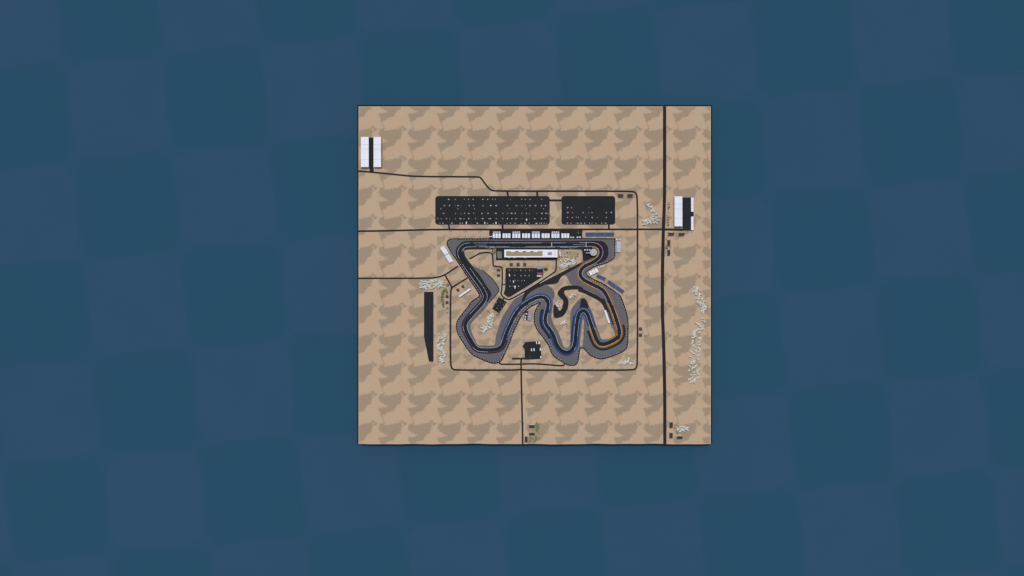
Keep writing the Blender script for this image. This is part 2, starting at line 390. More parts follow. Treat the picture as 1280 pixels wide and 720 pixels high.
strip((759,371), (771.5,404), -6.4, -4.3, M['asphalt'], .20, 'asphalt', 'dark asphalt shoulder beside the long white stand')
strip((693,421), (683.5,388), 4.4, 7.4, M['asphalt'], .20, 'asphalt', 'dark asphalt shoulder west of the middle esses')
strip((722.3,396), (718.8,428), -5.9, -4.5, M['asphalt'], .20, 'asphalt', 'thin dark asphalt shoulder west of the narrow leg')
# disused short circuit
road([(723,361.8),(731,364.4),(739,368.4),(748,373),(753.5,377),(757,383),(759.6,390)],
     4.8, 'dark disused link road from the hooked loop to the eastern leg', z=.24, name='asphalt', material=M['asphalt'], smooth=1)
sheet('asphalt', [(703.1,358.6),(698.7,362.3),(696,367.2),(700,371.9),(703.75,375.6),(704.2,378),(701.8,387.6),(698.6,388.6),(697.2,385),(694.4,380.5),(691.6,381.6),(691.5,392),(692.3,397.9),(700,397.2),(705.6,394),(708.5,388.2),(710.1,385),(710.9,376),(709.7,373),(705.9,368),(704.9,364.8),(706.9,362.6),(713,362.2),(723,361.7),(728,363.4),(730,359.8),(722.5,357),(716,356.8),(709,357)], (), .20, M['asphalt'], 'dark hooked disused loop of track in the middle of the infield', smooth=1)
# painted run-off strips
PN = 'painted_runoff'
strip((611,306), (746,325), 2.9, 4.8, M['purple'], .36, PN, 'dark purple painted strip along the main straight and first corner')
strip((744.5,306.2), (747,323.8), 4.6, 6.0, M['purple'], .36, PN, 'wide purple paint outside the first corner')
strip((631,423.5), (577.8,325), 2.8, 4.6, M['purple'], .36, PN, 'dark purple painted strip outside the western corners')
strip((605.5,375.5), (601,358.5), -4.4, -2.9, M['purple'], .36, PN, 'short purple painted strip on the inside of the western kink')
strip((741,305.4), (747.5,359), -4.6, -2.6, M['orange'], .36, PN, 'orange painted strip round the tower and down the west side of the esses')
strip((739,328.8), (731.5,332.6), 2.9, 4.2, M['orange'], .36, PN, 'short orange painted strip after the first corner')
strip((734,352.3), (739.4,407.4), 2.6, 4.6, M['orange'], .36, PN, 'orange painted strip outside the eastern leg and south-east hairpin')
strip((761.5,377), (759.5,429.3), -4.6, -2.6, M['orange'], .36, PN, 'orange painted strip inside the south-east hairpin')
strip((744.3,421.3), (740.8,411.4), -4.3, -2.7, M['orange'], .36, PN, 'short orange painted strip east of the leg after the hairpin')
strip((739.2,406.8), (684,388), 2.6, 4.5, M['blue'], .36, PN, 'blue painted strip threading the inside of the narrow hairpin and the southern bowl')
strip((740.5,410.6), (717.2,433.5), -4.7, -2.6, M['blue'], .36, PN, 'blue painted strip over the head of the narrow hairpin')
strip((683,391), (630.4,424.5), -4.5, -2.6, M['blue'], .36, PN, 'blue painted strip outside the northern bend of the middle esses')
strip((640.5,401), (631.6,421), 2.7, 4.0, M['blue'], .36, PN, 'short blue painted strip on the east side of the western descent')
# racing surface and its edge lines
bm = bmesh.new(); ribbon_bm(bm, LOOP, -2.35, 2.35, .44, True); bmesh.ops.remove_doubles(bm, verts=bm.verts[:], dist=.01)
tag(link('race_track', bm, M['track']), 'winding dark racing circuit with white edge lines', None, None, 'structure')
for o0, lab in ((2.25, 'white outer edge line of the racing circuit'), (-2.6, 'white inner edge line of the racing circuit')):
    bm = bmesh.new(); nr = offset_pts(LOOP, True); run = 0
    segs = []; cur = []
    for i in range(NL):
        cur.append(LOOP[i])
        if random.random() < .055: segs.append(cur); cur = []
    segs.append(cur)
    for k, s in enumerate(segs):
        if len(s) > 2 and random.random() < .82: ribbon_bm(bm, s, o0, o0+.36, .52)
    tag(link('track_line', bm, M['line']), lab, None, None, 'structure')
# start grid, start line, pit wall marks
bm = bmesh.new()
def mark(x0, x1, y0, y1, z=.53):
    q = [P(x, y) for x, y in ((x0, y1), (x1, y1), (x1, y0), (x0, y0))]; bm.faces.new([bm.verts.new((p.x, p.y, z)) for p in q])
mark(689.2, 689.8, 303.6, 308.4); mark(732.2, 732.7, 303.6, 308.4)
for k in range(44): mark(628+k*1.5, 628+k*1.5+.8, 309.0, 309.4)
mark(594, 608, 306.2, 306.45); mark(716, 731, 305.6, 305.85); mark(612, 628, 308.9, 309.15); mark(700, 709, 308.9, 309.25)
for (xa, ya, xb, yb) in ((606,308.5,614,311.2),(612,308.6,620,310.6),(709,309.6,716,308),(712,310.4,722,308.6)):
    n = 12
    for k in range(n): mark(xa+(xb-xa)*k/n, xa+(xb-xa)*(k+.8)/n, ya+(yb-ya)*k/n, ya+(yb-ya)*k/n+.28, .535+.002*(xa > 609)+.002*(xa > 710))
tag(link('grid_marking', bm, M['line']), 'white start line, grid and pit lane markings on the main straight', None, None, 'structure')

# ------------------------------------------------------------------ roads and yards
road([(448.1,289),(480,288.6),(520,287.5),(545,286.9),(610,287.0),(700,286.8),(800,286.7),(829,286.7)], 1.8, 'dark road crossing the island from the west shore to the highway', smooth=1)
road([(829,286.8),(845,287),(853.2,287.2)], 2.3, 'short dark road from the highway into the eastern warehouse yard', smooth=0)
road([(830.7,133.0),(830.7,200),(830.7,240),(830.2,262),(829.2,285),(828.6,310),(828,345),(828,390),(828.3,400),(829,415),(829.8,440),(830.8,485),(831,520),(831,554.9)], 4.1, 'wide dark highway running north to south along the east side', z=.42)
road([(448.1,213.9),(467,215.4),(500,218.8),(520,220.8),(598,221),(601,222),(606,229.5),(612.5,237),(617.5,239),(700,239),(789,239),(794.5,240.5),(796.9,246),(796.9,330),(796.9,455),(795,461),(789,462.8),(700,462.8),(656,462.6),(651,461.9),(646,462.6),(570,462.8),(565,461),(563,455),(563,400),(563.2,364),(565,359.3)], 1.7, 'thin dark ring road looping round the whole circuit')
road([(448.1,347.9),(534,347.9),(546,347),(556.2,343.8),(565,337.8),(572.6,332.7)], 1.6, 'thin dark road from the west shore to the north-west leg')
road([(556.3,343.6),(564.9,359.4)], 1.6, 'short dark road linking the west road to the ring road', smooth=0)
road([(564.7,359.5),(584.4,347.4)], 1.6, 'short dark spur from the ring road to the western barrier', smooth=0)
road([(651.4,449),(651.5,470),(652.2,500),(653,530),(653.4,554.9)], 1.7, 'thin dark road running south from the service yard to the shore')
road([(623.9,453.3),(625.5,455.1),(630,455.4),(651,455.3),(662,454.7),(672,454.9),(690,456.3),(702.5,457.5),(706,455.6)], 1.6, 'narrow service lane along the southern barrier')
road([(586.8,323.8),(599.4,316.8),(603.6,315.9),(611.25,315.6),(615,317),(616,322),(616.2,331),(617.5,333),(626,333.5),(627.9,335),(627.8,350),(627.5,361),(626.1,365.5),(627,369.6),(631.2,373),(635,374.6),(638.8,374),(662.5,360.6),(675,352.6),(691,341.6),(695.2,338.8),(695.4,325)], 1.5, 'thin dark access road around the infield car park')
road([(602.6,337),(608.8,342.6),(615,347.5),(617.2,350.8),(622,357.5),(624.1,361.9),(623.2,365),(617.5,371.9),(611.3,378.6)], 1.0, 'narrow dark service lane edging the western run-off')
road([(628.2,281),(628.2,287)], 2.0, 'short dark link between the big car park and the main road', smooth=0)
road([(560.9,280.8),(561.8,287)], 1.6, 'short dark link at the west end of the big car park', smooth=0)
road([(761,280.8),(761,287)], 1.9, 'short dark link below the small northern car park', smooth=0)
road([(633.9,239),(635.2,245.4)], 1.9, 'short dark link above the big car park', smooth=0)
road([(671.5,239),(671.5,245.4)], 1.9, 'second short dark link above the big car park', smooth=0)
road([(686.5,250.5),(702.3,250.5)], 2.7, 'dark link joining the two northern car parks', smooth=0)
road([(627.8,355.6),(632,355.6)], 1.3, 'small dark entry into the triangular car park', smooth=0)
road([(630.6,371.6),(628.3,375.4)], 1.5, 'small dark entry into the tilted car park', smooth=0)
road([(640,448.4),(656.5,448.2)], 1.8, 'short dark stub west of the service yard', smooth=0)
def rrect(x0, y0, x1, y1, r):
    out = []
    for cx, cy, a0 in ((x1-r, y0+r, -90), (x1-r, y1-r, 0), (x0+r, y1-r, 90), (x0+r, y0+r, 180)):
        for k in range(6): a = R(a0+18*k); out.append((cx+r*math.cos(a), cy+r*math.sin(a)))
    return out
def yard(name, pts, label, z=.22, m='asphalt'): return sheet(name, pts, (), z, M[m], label, smooth=0)
road([(627.9,336.5),(627.8,350),(627.5,361),(626.1,365.5),(627,369.6),(631.2,373),(635,374.6),(638.8,374),(662.5,360.6),(675,352.6),(691,341.6)], 3.7, 'pale sandy verge along the infield access road', z=.12, name='verge', material=mat('pale_sand_verge', (.40,.335,.232), .95, .15, .2, spec=.05))
yard('car_park', rrect(544.1, 245, 687.1, 280.9, 3.6), 'large black rounded car park north of the main road')
yard('car_park', rrect(701.9, 245, 769, 280.9, 3.6), 'smaller black rounded car park east of the large one')
yard('car_park', [(631.9,335),(678.9,335),(678.9,345.5),(671,350.6),(638,371),(634.4,371.3),(629.5,367.2),(631.4,361)], 'triangular black car park inside the circuit')
yard('car_park', [(623.4,371.2),(633.8,377.6),(624,391.9),(615,386)], 'small tilted black car park inside the circuit')
yard('airstrip', [(530,364.8),(541.9,364.8),(541.9,452),(536.2,452),(530,421)], 'long black tapering airstrip west of the circuit')
yard('yard', [(461,171.8),(466.8,171.8),(467.2,215.6),(462,215.2)], 'narrow dark yard between the twin white warehouses')
yard('yard', [(853,246.8),(864.2,246.8),(864.2,264.7),(867,264.7),(867,270.6),(864.2,270.6),(864.2,287.6),(867,287.6),(867,288.4),(853,288.4)], 'dark yard east of the big white warehouse')
yard('yard', [(656.2,427.5),(675.3,426.2),(677.2,448.7),(656,449.7),(655.7,436.6),(653.1,433.1)], 'dark service yard south of the circuit')
yard('yard', [(611.5,287.9),(727.8,287.9),(727.8,298),(611.5,298)], 'dark apron under the row of white grandstands')
yard('yard', [(620,311.95),(697.6,311.95),(697.6,320.5),(696.3,325),(690,325.5),(620,325.4)], 'dark apron around the pit building')
yard('yard', [(656.4,389.4),(660.6,388.3),(659,400.5),(654.4,400.1)], 'small dark apron beside the lilac-roofed building')
yard('plaza', [(621.3,314.3),(627.2,314.3),(627.2,322.6),(623,322.9),(621.3,321)], 'grey green paved square west of the pit building', z=.30, m='plaza')
yard('plaza', [(616.6,318.8),(619.6,318.6),(619.8,323),(616.8,323.2)], 'small grey paved patch beside the access road', z=.30, m='grey')

# ------------------------------------------------------------------ perimeter service lane and barrier
loopO = resample(chaikin(OUT, 2), 1.2, True)
bm = bmesh.new(); ribbon_bm(bm, loopO, -.72, .55, .60, True)
tag(link('service_lane', bm, M['road']), 'thin dark service lane outlining the circuit perimeter', None, None, 'structure')
# OUT runs clockwise on the map, so its inside lies on the right of travel (negative offset)
def barrier(p, o0, o1, label):
    t = empty('tyre_barrier', P(p[0].x, p[0].y)); base = t.location.copy()
    for nm, hi, dash, a, b in (('tyre_wall', 1.1, None, o0, o0*.5+o1*.5), ('sponsor_board', 1.6, (1.5, 1.9), o0*.5+o1*.5, o1)):
        bm = bmesh.new(); ribbon_bm(bm, p, a, b, .3, False, hi, dash)
        bmesh.ops.translate(bm, verts=bm.verts[:], vec=-base)
        link(nm, bm, [M['barrier_white'], M['barrier_dark']] if dash else [M['barrier_dark']], t)
    tag(t, label, 'barrier', 'barriers round the circuit')
def seg(a, b):
    i = min(range(len(loopO)), key=lambda k: (loopO[k]-Vector(a)).length); j = min(range(len(loopO)), key=lambda k: (loopO[k]-Vector(b)).length)
    if j <= i: j += len(loopO)
    return resample([loopO[k % len(loopO)] for k in range(i, j+1)], .9, False)
barrier(seg((564.4,298.4), (611,298.4)), -.86, -1.5, 'low barrier with white boards along the top of the north-west corner')
barrier(seg((768.6,300), (742.5,333.75)), -.86, -1.5, 'low barrier with white boards outside the first corner')
barrier(seg((733,344), (775.6,369.4)), -.86, -1.5, 'low dark barrier in front of the blue eastern grandstands')
barrier(seg((775.6,369.4), (729.4,435.2)), -.86, -1.5, 'long barrier with white boards round the south-east hairpin')
barrier(seg((724,437), (677.5,378)), -.86, -1.5, 'low barrier with white boards round the southern bowl')
barrier(seg((677,378), (599.7,369.6)), -.86, -1.5, 'barrier with white boards from the middle esses round the south-west corner')
barrier(seg((599,368.5), (560,300.4)), -.86, -1.5, 'low barrier with white boards along the north-west leg')

# ------------------------------------------------------------------ buildings
def frame(quad, h):
    """local frame of a roof outline read at height h"""
    k = (HCAM-h)/HCAM
    q = [P(x, y)*k for x, y in quad]
    c = sum(q, Vector())/4; e = (q[1]-q[0])+(q[2]-q[3]); f = (q[3]-q[0])+(q[2]-q[1])
    return Vector((c.x, c.y, 0)), math.atan2(e.y, e.x), e.length/2, f.length/2
def Q(x0, y0, x1, y1): return [(x0, y1), (x1, y1), (x1, y0), (x0, y0)]   # south-west corner first
def walls(bm, w2, d2, h, mi=0): box(bm, -w2, w2, -d2, d2, 0, h, mi)
def warehouse(quad, h, label, seams, roofm='white', wallm='white_wall', doors=4, along='y', name='warehouse', cat='warehouse', group=None):
    c, a, wd, dp = frame(quad, h); t = empty(name, c, a); tag(t, label, cat, group)
    w2, d2 = wd/2, dp/2
    bm = bmesh.new(); walls(bm, w2-.4, d2-.4, h-1.2); link('wall', bm, M[wallm], t)
    bm = bmesh.new()
    if along == 'y':   # ridge along y
        prism_xz = [(-w2, h-1.2), (w2, h-1.2), (w2, h-.8), (0, h), (-w2, h-.8)]
        f0 = [bm.verts.new((x, -d2, z)) for x, z in prism_xz]; f1 = [bm.verts.new((x, d2, z)) for x, z in prism_xz]
    else:
        prism_xz = [(-d2, h-1.2), (d2, h-1.2), (d2, h-.8), (0, h), (-d2, h-.8)]
        f0 = [bm.verts.new((w2, y, z)) for y, z in prism_xz]; f1 = [bm.verts.new((-w2, y, z)) for y, z in prism_xz]
    n = 5; bm.faces.new(f0[::-1]); bm.faces.new(f1)
    for i in range(n): bm.faces.new((f0[i], f0[(i+1) % n], f1[(i+1) % n], f1[i]))
    bmesh.ops.recalc_face_normals(bm, faces=bm.faces[:]); ro = link('roof', bm, M[roofm], t)
    for s in seams:
        bm = bmesh.new()
        if along == 'y': y = -d2+s*dp; box(bm, -w2+.5, w2-.5, y-.7, y+.7, h-.9, h+.12)
        else: x = -w2+s*wd; box(bm, x-.7, x+.7, -d2+.5, d2-.5, h-.9, h+.12)
        link('seam', bm, M['seam'], ro)
    for k in range(doors):
        bm = bmesh.new(); u = (k+.5)/doors
        if along == 'y': y = -d2+u*dp; box(bm, w2-.45, w2-.2, y-2.4, y+2.4, 0, 5)
        else: x = -w2+u*wd; box(bm, x-2.4, x+2.4, -d2+.2, -d2+.45, 0, 5)
        link('door', bm, M['door'], t)
    return t
warehouse(Q(451,171.1,460.8,208.8), 14, 'long white-roofed warehouse closest to the western shore', (.25,.6,.75), doors=6, group='twin warehouses')
warehouse(Q(466.9,171.1,476.3,208.8), 14, 'long white-roofed warehouse on the inland side of the narrow dark yard', (.25,.6,.75), doors=6, group='twin warehouses')
warehouse(Q(843.2,245.4,853,282.9), 18, 'big white-roofed warehouse standing alone beside the highway', (.26,.58,.75), doors=6)
warehouse(Q(864,246.9,867,264.6), 8, 'narrow white garage block on the northern half of the eastern yard', (.25,.5,.75), doors=4, name='garage_block', cat='garage', group='narrow garage blocks')
warehouse(Q(864,270.7,867,287.7), 8, 'narrow white garage block on the southern half of the eastern yard', (.25,.5,.75), doors=4, name='garage_block', cat='garage', group='narrow garage blocks')
warehouse([(573.2,370.0),(587.2,360.2),(588.4,362.0),(574.4,371.8)], 10, 'long thin white building tilted beside the western barrier', (.3,.7), doors=4, along='x', name='long_building', cat='building')
warehouse([(760.4,404.0),(755.1,388.3),(757.5,387.5),(762.8,403.2)], 10, 'long thin white stand tilted inside the south-east hairpin', (.2,.4,.6,.8), doors=4, along='x', name='long_building', cat='building')
warehouse([(658.9,400.4),(664.0,401.2),(665.9,391.1),(660.8,390.2)], 9, 'lilac grey roofed building tucked into the pocket of the middle esses', (.5,), 'lilac', doors=2, name='club_building', cat='building')

def house(quad, label, h=12, roof='dark_roof', group=None, name='house', cat='house'):
    c, a, wd, dp = frame(quad, h); t = empty(name, c, a); tag(t, label, cat, group); w2, d2 = wd/2, dp/2
    bm = bmesh.new(); walls(bm, w2-.5, d2-.5, h-.5); link('wall', bm, M['beige'], t)
    bm = bmesh.new(); box(bm, -w2, w2, -d2, d2, h-.5, h, 0, .97); ro = link('roof', bm, M[roof], t)
    bm = bmesh.new(); box(bm, w2*.2, w2*.2+2.2, -1.2, 1.0, h, h+1.3); link('roof_vent', bm, M[roof], ro)
    bm = bmesh.new(); box(bm, -1, 1, -d2+.25, -d2+.52, 0, 2.6); link('door', bm, M['door'], t)
    for sx in (-.6, .6):
        for fl in (4, 8):
            sg = 1 if sx > 0 else -1; bm = bmesh.new(); box(bm, sg*(w2-.52)-.15, sg*(w2-.52)+.15, -1.2, 1.2, fl, fl+1.7); link('window', bm, M['glass'], t)
    return t
house(Q(772.2,242.5,779.1,246.0), 'dark-roofed house right beside the smaller black northern car park', group='houses by the northern ring road corner')
house(Q(784.1,242.5,791.0,246.0), 'dark-roofed house in the north-east corner of the ring road', group='houses by the northern ring road corner')
g = 'houses beside the highway'
house(Q(835.6,290.8,842.6,293.9), 'dark-roofed house just below the eastern yard road, nearer the highway', group=g)
house(Q(848.4,291.2,855.8,294.1), 'dark-roofed house just below the eastern yard, farther from the highway', group=g)
house(Q(834.3,300.0,837.9,306.7), 'upright greenish dark-roofed house on the highway side, with a small tree under it', group=g)
house(Q(834.3,312.2,837.9,318.8), 'upright dark-roofed house farthest south of the four below the eastern warehouse', group=g)
g = 'houses in the south-east corner'
house(Q(837.0,527.8,841.1,534.7), 'upright dark-roofed house by the highway left of the pale boulder heap', h=17, group=g)
house(Q(837.0,541.0,840.9,547.6), 'upright dark-roofed house by the highway nearest the southern shore', h=17, group=g)
house(Q(846.5,545.3,853.1,548.5), 'wide dark-roofed house under the pale boulder heap in the south-east corner', h=17, group=g)
g = 'houses at the southern shore'
house(Q(661.2,531.3,668.1,534.6), 'wide dark-roofed house with pale front, northernmost of three by the south road', h=17, group=g)
house(Q(661.2,540.9,668.1,544.0), 'wide dark-roofed house in the middle of three by the south road', h=17, group=g)
house(Q(655.9,545.7,659.1,552.6), 'upright dark-roofed house on the southern shore beside the road', h=17, group=g)
def hut(cx, cy, s, ang, label, group, roof='brown_roof', h=7, s2=None):
    a = R(ang); ca, sa = math.cos(a), math.sin(a); s2 = s2 or s
    q = [(cx+(x*ca+y*sa), cy+(-x*sa+y*ca)) for x, y in ((-s/2, s2/2), (s/2, s2/2), (s/2, -s2/2), (-s/2, -s2/2))]
    c, a, wd, dp = frame(q, h); t = empty('hut', c, a); tag(t, label, 'hut', group); w2, d2 = wd/2, dp/2
    bm = bmesh.new(); walls(bm, w2-.6, d2-.6, h-1.8); link('wall', bm, M['brown_roof'], t)
    bm = bmesh.new(); box(bm, -w2, w2, -d2, d2, h-1.8, h, 0, .55); link('roof', bm, M[roof], t)
    bm = bmesh.new(); box(bm, -.8, .8, -d2+.35, -d2+.62, 0, 2.3); link('door', bm, M['door'], t)
g = 'small dark huts by the western ring road'
hut(558.6, 370.6, 3.4, 0, 'small dark square hut on the ring road, beside the top of the green trees', g)
hut(558.6, 378, 3.4, 0, 'small dark square hut on the ring road, second below the road junction', g)
hut(572.2, 362.4, 3.3, 32, 'small dark tilted hut nearest the ring road junction', g)
hut(578.5, 357.9, 3.3, 32, 'small dark tilted hut above the long thin white building', g)
g = 'small huts outside the eastern ring road'
hut(800.8, 411.2, 3.8, 0, 'small dark square hut east of the ring road, with a pale strip above', g)
hut(800.8, 418.8, 3.8, 0, 'small dark square hut east of the ring road beside a green tree', g)
g = 'brown huts behind the pit building'
hut(639.1, 330.5, 3.7, 0, 'small brown hut behind the pit building, westernmost of three', g)
hut(647.5, 330.5, 3.7, 0, 'small brown hut behind the pit building, middle of three', g)
hut(655.9, 330.5, 3.7, 0, 'small brown hut behind the pit building, easternmost of three', g)
g = 'brown huts west of the triangular car park'
hut(623.1, 337.5, 4.2, 0, 'small brown hut at the bend of the access road, upper of two', g, s2=2.6)
hut(623.1, 344.2, 4.4, 0, 'small brown hut west of the triangular car park, lower of two', g, s2=2.6)
hut(682.3, 336.6, 4.6, 0, 'dark low hut just east of the triangular car park', None, 'dark_roof', s2=2.8)

# --- grandstands
def tier_mesh(w2, d2, h0, h1, n, x0=None, x1=None):
    bm = bmesh.new(); x0 = -w2 if x0 is None else x0; x1 = w2 if x1 is None else x1
    for k in range(n):   # rises from the front (-y) to the back (+y)
        y0 = -d2+2*d2*k/n; y1 = -d2+2*d2*(k+1)/n
        box(bm, x0, x1, y0, y1, 0, h0+(h1-h0)*k/(n-1))
    bmesh.ops.remove_doubles(bm, verts=bm.verts[:], dist=.0001)
    return bm
def roofed_stand(quad, label, panels=3, group=None, gap=.85, h=13):
    c, a, wd, dp = frame(quad, h); t = empty('grandstand', c, a); tag(t, label, 'grandstand', group); w2, d2 = wd/2, dp/2
    link('seating', tier_mesh(w2-.4, d2-.8, 1.2, 8.5, 10), M['grey'], t)
    bm = bmesh.new(); box(bm, -w2+.3, w2-.3, d2-.75, d2-.25, 0, h-.4); link('back_wall', bm, M['white_wall'], t)
    pw = (wd-(panels-1)*gap*S)/panels
    for k in range(panels):
        x = -w2+k*(pw+gap*S); bm = bmesh.new()
        v = [(x, -d2, h-.3), (x+pw, -d2, h-.3), (x+pw, d2-.8, h+.5), (x, d2-.8, h+.5)]
        lo = [bm.verts.new((p[0], p[1], p[2]-.35)) for p in v]; hi = [bm.verts.new(p) for p in v]
        bm.faces.new(hi); bm.faces.new(lo[::-1])
        for i in range(4): bm.faces.new((lo[i], lo[(i+1) % 4], hi[(i+1) % 4], hi[i]))
        link('roof_panel', bm, M['white'], t)
        bm = bmesh.new(); box(bm, x+pw/2-.3, x+pw/2+.3, d2-2.0, d2-1.4, 7, h); link('column', bm, M['metal'], t)
    return t
def open_stand(quad, label, blocks=3, seatm='blue_seat', group=None, h=11, gap=.3, mats=None, rim=True):
    c, a, wd, dp = frame(quad, h*.6); t = empty('grandstand', c, a); tag(t, label, 'grandstand', group); w2, d2 = wd/2, dp/2
    bw = (wd-(blocks-1)*gap*S)/blocks
    for k in range(blocks):
        x = -w2+k*(bw+gap*S)
        link('seating_block', tier_mesh(w2, d2-.6, 1.2, h-1.2, 12, x, x+bw), M[mats[k] if mats else seatm], t)
        if k:
            bm = tier_mesh(w2, d2-.6, .8, h-1.7, 12, x-gap*S+.02, x-.02); link('stair_aisle', bm, M['grey'], t)
    if rim:
        bm = bmesh.new(); box(bm, -w2, w2, d2-.58, d2+.7, 0, h); link('back_wall', bm, M['grey'], t)
    bm = bmesh.new(); box(bm, -w2, w2, -d2+.1, -d2+.58, 0, 1.1); link('front_rail', bm, M['metal'], t)
    return t
XS = [616.0, 628.2, 640.5, 652.7, 665.0, 677.2, 689.4, 701.7]
ORD = ['first from the west', 'second from the west', 'third from the west', 'fourth from the west', 'fifth from the west', 'sixth from the west', 'seventh from the west', 'eighth and last from the west']
for k, x in enumerate(XS):
    roofed_stand(Q(x, 291.6, x+9.8, 297.5), 'white grandstand by the straight, ' + ORD[k] + (', with four small tents behind' if k % 2 == 0 else ''), 3, 'white grandstands along the main straight')
def marquee(cx, cy, wx, wy, ang, label, group, h=5.5):
    c = P(cx, cy, h); t = empty('marquee_tent', (c.x, c.y, 0), R(ang)); tag(t, label, 'tent', group); x, y = wx*S/2, wy*S/2
    bm = bmesh.new(); v = [bm.verts.new(p) for p in ((-x,-y,3),(x,-y,3),(x,y,3),(-x,y,3),(-x*.15,0,h),(x*.15,0,h))]
    for f in ((0,1,5,4),(1,2,5),(2,3,4,5),(3,0,4),(3,2,1,0)): bm.faces.new([v[i] for i in f])
    link('canopy', bm, M['white'], t)
    for sx in (-1, 1):
        for sy in (-1, 1):
            bm = bmesh.new(); box(bm, sx*(x-.3)-.12, sx*(x-.3)+.12, sy*(y-.3)-.12, sy*(y-.3)+.12, 0, 3.0); link('pole', bm, M['metal'], t)
for k in (0, 2, 4, 6):
    for j in range(4):
        marquee(XS[k]+1.25+j*2.45, 290.2, 1.9, 1.55, 0, 'small white tent behind the ' + ORD[k].split(' ')[0] + ' white grandstand from the west', 'small tents behind the ' + ORD[k].split(' ')[0] + ' grandstand')
for x, y, wx, wy, an, lab, g in (
  (612.2,295.5,1.9,1.3,0,'small white tent at the far west end of the grandstand apron','tents on the grandstand apron'),
  (614.7,295.5,1.9,1.3,0,'small white tent touching the westernmost grandstand','tents on the grandstand apron'),
  (713.9,296.7,1.9,1.5,0,'small white tent right after the last grandstand','tents on the grandstand apron'),
  (716.7,296.7,1.9,1.5,0,'small white tent second after the last grandstand','tents on the grandstand apron'),
  (722.0,296.6,2.1,1.6,0,'small white tent third after the last grandstand, past a gap','tents on the grandstand apron'),
  (725.1,296.5,2.1,1.7,0,'small white tent at the far east end of the grandstand apron','tents on the grandstand apron'),
  (771.2,299.2,2.0,1.7,0,'small white tent above the pale eastern stand, left of two','tents east of the first corner'),
  (774.8,299.2,2.0,1.7,0,'small white tent above the pale eastern stand, right of two','tents east of the first corner'),
  (731.3,312.4,1.7,1.6,0,'small white tent in the paddock, farthest from the round tower','tents beside the round tower'),
  (734.2,312.4,1.7,1.6,0,'small white tent in the paddock, middle of three','tents beside the round tower'),
  (737.0,312.4,2.0,1.5,0,'small white tent in the paddock, touching the round tower','tents beside the round tower'),
  (748.5,334.2,1.7,1.6,24,'small white tent nearest the tilted white stand','tents below the first corner'),
  (751.4,333.3,1.7,1.6,24,'small white tent below the first corner, middle of three','tents below the first corner'),
  (754.4,332.5,1.7,1.6,24,'small white tent below the first corner, farthest east of three','tents below the first corner'),
  (658.1,392.4,1.9,1.7,10,'small white tent beside the lilac roof, topmost of three','tents beside the lilac-roofed building'),
  (656.9,396.2,1.9,1.7,10,'small white tent beside the lilac roof, middle of three','tents beside the lilac-roofed building'),
  (656.3,399.2,1.9,1.7,10,'small white tent beside the lilac roof, lowest of three','tents beside the lilac-roofed building')):
    marquee(x, y, wx, wy, an, lab, g)
open_stand(Q(731.9,290.6,767.8,296.0), 'long slate-blue open grandstand in three blocks north of the first corner', 3, 'blue_seat')
open_stand([(776.2,315),(776.0,301.8),(770.3,301.8),(770.5,315)][::-1], 'pale blue open stand in three blocks east of the first corner', 3, 'pale_seat', gap=.35, rim=False)
open_stand([(554.6,307.2),(566.6,326.2),(562.0,329.0),(550.0,310.0)][2:]+[(554.6,307.2),(566.6,326.2)], 'white tilted open grandstand outside the north-west corner', 2, 'light_seat', gap=1.0)
roofed_stand([(738.4,344.4),(748.6,339.4),(745.4,334.6),(735.4,339.6)], 'white roofed stand tilted below the first corner, beside three tents', 3, gap=.4)
open_stand([(744.7,346.8),(755.0,351.6),(757.8,347.6),(747.7,343)], 'slate-blue open stand closest to the tilted white stand', 1, 'violet_seat', 'blue stands along the eastern leg')
open_stand([(758.6,354.3),(777.6,367.6),(780.8,363.6),(761.3,350.2)], 'slate-blue tilted open stand in two blocks along the eastern leg', 2, 'blue_seat', 'blue stands along the eastern leg', mats=['blue_seat', 'violet_seat'])

